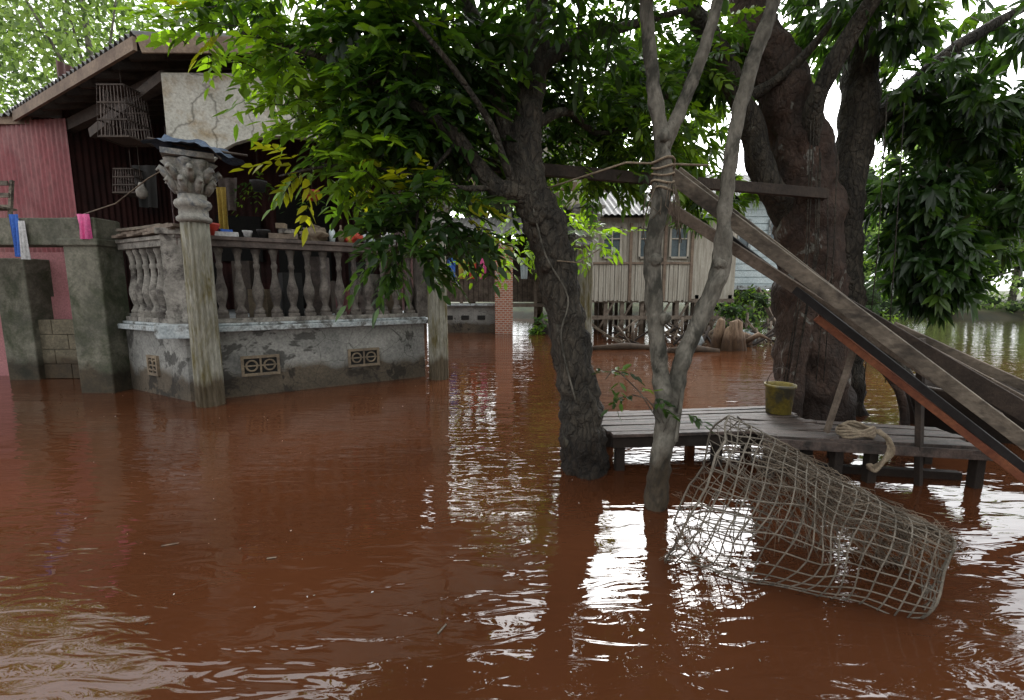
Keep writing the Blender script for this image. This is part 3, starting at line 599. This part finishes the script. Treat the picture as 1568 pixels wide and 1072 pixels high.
C=[((2.0,4.5,3.2),(.6,.4,.3),75,.5),((1.6,4.7,2.5),(.45,.4,.25),45,.6),((2.9,4.0,3.4),(.6,.5,.25),60,.3),((3.6,4.3,2.9),(.4,.5,.3),55,.25),((1.3,4.6,3.2),(.5,.4,.3),60,.5),
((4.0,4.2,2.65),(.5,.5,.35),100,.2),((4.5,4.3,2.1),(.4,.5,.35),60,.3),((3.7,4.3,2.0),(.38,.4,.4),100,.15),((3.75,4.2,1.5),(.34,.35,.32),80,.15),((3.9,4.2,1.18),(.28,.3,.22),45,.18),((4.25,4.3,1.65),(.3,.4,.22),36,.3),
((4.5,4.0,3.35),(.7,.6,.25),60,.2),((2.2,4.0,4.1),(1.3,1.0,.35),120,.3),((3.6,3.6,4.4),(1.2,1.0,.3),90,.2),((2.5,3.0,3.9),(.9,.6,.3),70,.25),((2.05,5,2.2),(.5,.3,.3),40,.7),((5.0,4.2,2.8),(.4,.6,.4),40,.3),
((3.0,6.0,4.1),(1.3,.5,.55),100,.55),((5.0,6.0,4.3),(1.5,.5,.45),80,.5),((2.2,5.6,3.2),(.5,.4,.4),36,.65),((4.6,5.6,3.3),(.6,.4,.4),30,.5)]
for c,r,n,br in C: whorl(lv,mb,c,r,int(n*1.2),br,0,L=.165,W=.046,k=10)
mb.obj('trunk_and_branches',tree); lv.obj('foliage','leafr',tree)

# ---------------------------------------------------------------- background vegetation
def mass(name,items,L=.4,mat='leafb',trunks=True,pale=1.0,core=.24,per=70,sub=.36,haze=0):
    lv=Leaves(); mb=MB(); mc=MB()
    for c,r,n,br in items:
        k=max(5,int(n/per)); cc,_=inball(k,c,r)
        for q_ in cc:
            m_=n//k; P,d=inball(m_,q_,np.array(r)*sub,.3)
            D=norm(d*.6+rng.normal(0,.6,(m_,3))+np.array([0,0,-.2])); b_=br+rng.normal(0,.14)
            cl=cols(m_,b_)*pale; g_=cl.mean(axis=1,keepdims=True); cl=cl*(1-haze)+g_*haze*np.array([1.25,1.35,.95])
            lv.add(P,D,norm(np.array([0,0,1.])+rng.normal(0,.6,(m_,3))),L*rng.uniform(.6,1.2,m_),L*.45*rng.uniform(.7,1.2,m_),cl,droop=.1)
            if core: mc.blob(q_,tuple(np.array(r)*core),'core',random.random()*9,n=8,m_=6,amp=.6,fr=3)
        if trunks:
            mb.tube([(c[0],c[1],-.3),(c[0]+.2,c[1],c[2]*.6),(c[0],c[1],c[2]+r[2]*.5)],[.16,.12,.05],'barkp',n=7,wob=.2)
            for _ in range(3):
                e,_d=inball(1,c,r); mb.tube([(c[0]+.2,c[1],c[2]*.6),tuple(e[0])],[.07,.02],'barkp',n=5)
    e=empty(name)
    if trunks: mb.obj('trunks',e)
    if core: mc.obj('inner_foliage',e)
    lv.obj('foliage',mat,e)
its=[]
for i in range(5): its.append(((-24+i*3.2+random.uniform(-1,1),random.uniform(17,21),random.uniform(10,12.5)),(3.2,2.4,4.0),3400,.85))
for i in range(4): its.append(((-20+i*3.6,random.uniform(20,23),6),(2.8,2.2,3.4),800,.8))
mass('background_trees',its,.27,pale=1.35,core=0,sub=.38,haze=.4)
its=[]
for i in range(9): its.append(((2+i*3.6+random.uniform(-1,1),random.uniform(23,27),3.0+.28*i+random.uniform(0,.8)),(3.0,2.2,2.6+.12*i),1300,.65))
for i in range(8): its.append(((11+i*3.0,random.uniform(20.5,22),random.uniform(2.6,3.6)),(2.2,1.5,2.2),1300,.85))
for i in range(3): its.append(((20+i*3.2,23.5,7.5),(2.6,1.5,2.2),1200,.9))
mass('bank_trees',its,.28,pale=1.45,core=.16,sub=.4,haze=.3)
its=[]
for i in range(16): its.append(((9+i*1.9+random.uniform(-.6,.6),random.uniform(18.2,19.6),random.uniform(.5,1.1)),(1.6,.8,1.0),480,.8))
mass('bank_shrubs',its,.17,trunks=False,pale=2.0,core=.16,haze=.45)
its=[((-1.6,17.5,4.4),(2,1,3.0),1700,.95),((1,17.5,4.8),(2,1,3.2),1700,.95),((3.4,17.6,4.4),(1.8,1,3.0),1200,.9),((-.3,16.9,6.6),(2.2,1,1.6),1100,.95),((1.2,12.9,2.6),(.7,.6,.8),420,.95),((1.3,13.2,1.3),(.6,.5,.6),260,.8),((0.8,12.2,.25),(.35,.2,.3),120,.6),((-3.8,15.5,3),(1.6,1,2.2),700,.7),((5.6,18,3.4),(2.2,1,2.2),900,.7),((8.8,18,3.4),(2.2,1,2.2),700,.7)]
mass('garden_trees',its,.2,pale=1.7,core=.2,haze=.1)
its=[((4.5,-1.5,3.4),(2.2,1.6,1.8),420,.3),((7.2,1.2,3.2),(1.8,1.8,2.2),420,.3),((1.6,-2.6,3.9),(2.0,1.3,1.3),300,.3)]
mass('unseen_sky_blocker',its,.42,core=.34)  # unseen leaf mass added behind camera to block sky and darken right foreground
its=[((5.2,10.5,.4),(.5,.4,.4),200,.5),((6.2,11.5,.6),(.6,.5,.6),260,.6),((9.8,12.5,1.2),(1.2,.8,1.3),600,.5)]
mass('waterside_shrubs',its,.13,trunks=False)
lv=Leaves(); mb=MB()
for c,r,n,br in [((-.15,5.2,1.62),(.45,.3,.16),30,1.0),((.75,5.0,1.75),(.35,.3,.2),28,1.0),((.35,5.3,1.95),(.5,.3,.15),26,1.0)]: pinnate(lv,mb,c,r,n,br,0,L=.11,W=.045,pairs=3)
limb(mb,[(.62,5.2,-.3),(.58,5.2,.7),(.45,5.2,1.3),(.4,5.2,2.0)],[.03,.025,.02,.01],'barkp',n=8); limb(mb,[(.46,5.2,1.25),(.1,5.2,1.5),(-.4,5.2,1.66)],[.012,.01,.006],'barkp',n=6)
s=empty('young_tree'); mb.obj('stem',s); lv.obj('leaves','leaf',s)

# ---------------------------------------------------------------- deck, bucket, planks
mb=MB()
for i in range(8): mb.beam((.62+random.uniform(-.04,.04),2.88+i*.075,.25+random.uniform(-.008,.008)),(2.15+random.uniform(-.05,.03),2.98+i*.078,.26+random.uniform(-.008,.008)),.064,.022,'deck')
for x,y in [(.72,2.93),(.75,3.4),(1.4,3.0),(2.05,3.05),(2.05,3.5),(1.4,3.45)]: mb.box((x,y,-.08),(.06,.06,.6),'darkwood')
mb.beam((.66,2.9,.20),(2.1,3.0,.205),.05,.07,'darkwood'); mb.beam((.68,3.42,.20),(2.1,3.52,.205),.05,.07,'darkwood'); mb.obj('wooden_platform',None,.003)
mb=MB()
a=Vector((1.62,3.02,.27));b_=Vector((2.92,2.84,.25)); nn=Vector((.13,.98,0))
for i in range(5):
    o=nn*(i*.098)-nn*.2; mb.beam(a+o+Vector((0,0,random.uniform(-.012,.012))),b_+o+Vector((random.uniform(-.1,.06),0,random.uniform(-.015,.015))),.078,.024,'deck')
mb.beam(a-nn*.25+Vector((0,0,-.03)),b_-nn*.25+Vector((0,0,-.03)),.03,.06,'deck')
for t in(.05,.35,.5,.95):
    for s_ in(-.2,.2): c=a+(b_-a)*t+nn*s_; mb.box((c.x,c.y,-.08),(.055,.055,.66),'darkwood')
mb.beam((1.75,2.95,.02),(2.85,2.77,.02),.05,.06,'darkwood'); mb.obj('wooden_bench',None,.003)
mb=MB(); mb.lathe([(.085,0),(.1,.2),(.108,.2),(.108,.22),(.1,.22),(.095,.2),(.07,.02)],(2.02,3.36,.275),'bucket',n=28)
mb.tube([(2.02+.105*math.cos(t),3.36,.48+.14*math.sin(t)) for t in [i*math.pi/10 for i in range(11)]],.003,'darkwood',n=5); mb.obj('bucket')
mb=MB()
for i in range(5): mb.tube([(2.17+.10*math.cos(t)*(1+.1*math.sin(i)),2.78+.07*math.sin(t),.295+.012*i+.012*math.sin(3*t+i)) for t in [k*math.pi/8 for k in range(17)]],.010,'rope',n=6,cap=False)
for i in range(3): limb(mb,[(2.26+.012*i,2.74,.33),(2.29,2.68-.01*i,.29),(2.28+.015*i,2.66,.2),(2.22,2.66+.02*i,.1),(2.17+.01*i,2.66,.14)],[.012]*5,'rope',n=6,wob=.2,ns=30)
mb.obj('rope_coil')
mb=MB(); U=(.3,-.5,.8)
mb.beam((.86,2.62,1.84),(3.2,2.15,-.02),.024,.075,'plank',up=U)
mb.beam((.84,2.66,1.69),(2.75,2.5,.48),.03,.06,'wood',up=U)
mb.beam((1.25,2.68,1.49),(3.0,2.25,.03),.02,.045,'black',up=U)
mb.beam((1.75,2.62,1.04),(3.1,2.2,-.12),.025,.04,'plankred',up=U)
mb.beam((1.72,2.66,1.22),(3.4,2.3,.16),.018,.10,'darkwood',up=U)
mb.beam((1.9,2.7,1.14),(3.6,2.4,.18),.02,.05,'wood',up=U)
mb.beam((2.3,2.75,.98),(3.7,2.5,.30),.02,.06,'plank',up=U)
mb.beam((.95,2.7,1.88),(2.1,2.6,1.0),.02,.022,'plank',up=U)
mb.beam((1.0,2.63,1.74),(3.1,2.18,.08),.018,.012,'wood',up=U)
mb.beam((1.70,2.6,1.22),(1.78,2.58,1.14),.02,.05,'wood'); mb.beam((2.35,2.6,.92),(2.55,2.7,-.2),.03,.045,'darkwood'); mb.beam((2.05,2.64,1.06),(2.0,2.8,.3),.025,.03,'wood')
mb.obj('leaning_planks',None,.003)
mb=MB(); mb.beam((-.35,3.15,2.03),(2.6,3.9,1.98),.05,.08,'darkwood'); mb.obj('cross_beam',None,.004)
mb=MB(); mb.tube([(.99,2.4,1.82),(.6,2.5,1.86),(.2,2.85,1.8)],.006,'rope',n=4); mb.obj('tied_rope')
mb=MB(); mb.lathe([(.5,-.3),(.52,.33),(.55,.35),(.55,.37),(.5,.37),(.47,.2)],(4.1,3.9,0),'darkwood',n=40); mb.obj('water_tub')

# ---------------------------------------------------------------- fish trap
mb=MB(); a0=Vector((.86,2.02,.29)); a1=Vector((1.62,1.66,.075)); ax=(a1-a0).normalized(); sx=ax.cross(Vector((0,0,1))).normalized(); sz=sx.cross(ax)
NU=32;NV=18
def tp(i,j):
    t=j/NV; r=.325-.01*math.sin(t*3.1)-.135*t**1.6; ph=2*math.pi*i/NU+.5*t
    c=a0+(a1-a0)*t
    q_=sx*math.cos(ph)*r*1.0+sz*math.sin(ph)*r*(1.05-.1*t)+ax*.03*math.sin(ph)*(1-t)
    p_=c+q_; nz=Vector((mnoise.noise(p_*5),mnoise.noise(p_*5+Vector((9,0,0))),mnoise.noise(p_*5+Vector((0,9,0)))))
    return p_+nz*.04
for i in range(NU): mb.tube([tp(i,j) for j in range(NV+1)],.0029,'net',n=5)
for j in range(NV+1): mb.tube([tp(i,j) for i in range(NU+1)],.0029 if 0<j<NV else .005,'net',n=5,cap=False)
for i in range(0,NU,2):
    e=tp(i,0); mb.tube([e,e*.5+(a0+ax*.18)*.5,a0+ax*.32+(e-a0)*.22],.0026,'net',n=4)
    e=tp(i,NV); mb.tube([e,e*.5+a1*.5+ax*.03,a1+ax*.03+(e-a1)*.1],.0026,'net',n=4)
for k_ in(.35,.7):
    mb.tube([tp(i,0)*(1-k_)+(a0+ax*.32+(tp(i,0)-a0)*.22)*k_ for i in range(NU+1)],.0026,'net',n=4,cap=False)
    mb.tube([tp(i,NV)*(1-k_)+(a1+ax*.03)*k_ for i in range(NU+1)],.0026,'net',n=4,cap=False)
for i in range(800):
    ii=random.uniform(2,16);jj=random.uniform(3,NV)
    p0=tp(ii,jj); p1=tp(ii+random.uniform(-4,4),min(NV,jj+random.uniform(1,4))); mid=(p0+p1)/2+Vector((random.uniform(-.05,.05),random.uniform(-.05,.05),random.uniform(-.04,.03)))
    mb.tube([p0,mid,p1],.0015,'twig',n=3)
for i in range(120):
    ii=random.uniform(16,32);p0=tp(ii,0);p1=p0+Vector((random.uniform(-.06,.08),random.uniform(-.04,.04),random.uniform(-.12,.06)))
    mb.tube([p0,p1],.0012,'twig',n=3)
mb.obj('fish_trap')

# ---------------------------------------------------------------- light, sky, camera
el=math.radians(36); az=math.radians(20)
d=Vector((math.sin(az)*math.cos(el),math.cos(az)*math.cos(el),math.sin(el)))
wd=bpy.data.worlds.new('World'); scene.world=wd; wd.use_nodes=True; t=wd.node_tree
bg=t.nodes['Background']; sk=t.nodes.new('ShaderNodeTexSky'); sk.sky_type='NISHITA'; sk.sun_disc=False; sk.sun_elevation=el; sk.sun_rotation=az; sk.air_density=1; sk.dust_density=4
hs=node(t,'ShaderNodeHueSaturation'); hs.inputs['Saturation'].default_value=.25; t.links.new(sk.outputs[0],hs.inputs['Color'])
tc=t.nodes.new('ShaderNodeTexCoord'); nz=node(t,'ShaderNodeTexNoise',Scale=2.0,Detail=2); t.links.new(tc.outputs['Generated'],nz.inputs[0])
cr=ramp(t,[(.3,(.55,.57,.59)),(.7,(1,1,1))]); t.links.new(nz.outputs[0],cr.inputs[0])
dp=node(t,'ShaderNodeVectorMath',operation='DOT_PRODUCT'); t.links.new(tc.outputs['Generated'],dp.inputs[0]); dp.inputs[1].default_value=d
mx=node(t,'ShaderNodeMath',operation='MAXIMUM'); t.links.new(dp.outputs['Value'],mx.inputs[0]); mx.inputs[1].default_value=0
pw=node(t,'ShaderNodeMath',operation='POWER'); t.links.new(mx.outputs[0],pw.inputs[0]); pw.inputs[1].default_value=6
ma=node(t,'ShaderNodeMath',operation='MULTIPLY_ADD'); t.links.new(pw.outputs[0],ma.inputs[0]); ma.inputs[1].default_value=82; ma.inputs[2].default_value=17
sc=mix(t,1.0,cr.outputs[0],ma.outputs[0],'MULTIPLY')
c=mix(t,.85,hs.outputs[0],sc); t.links.new(c,bg.inputs[0]); bg.inputs[1].default_value=.135
sl=bpy.data.lights.new('sun','SUN'); sl.energy=1.0; sl.angle=math.radians(16); sl.color=(1,.97,.92)
so=bpy.data.objects.new('sun',sl); scene.collection.objects.link(so)
so.rotation_euler=d.to_track_quat('Z','Y').to_euler(); so.location=d*30
cam=bpy.data.cameras.new('camera'); co=bpy.data.objects.new('camera',cam); scene.collection.objects.link(co)
co.location=(0,0,1.2); co.rotation_euler=(math.radians(90-7.6),0,0); cam.lens=16; cam.sensor_width=36; cam.clip_start=.05; cam.clip_end=2000
scene.camera=co
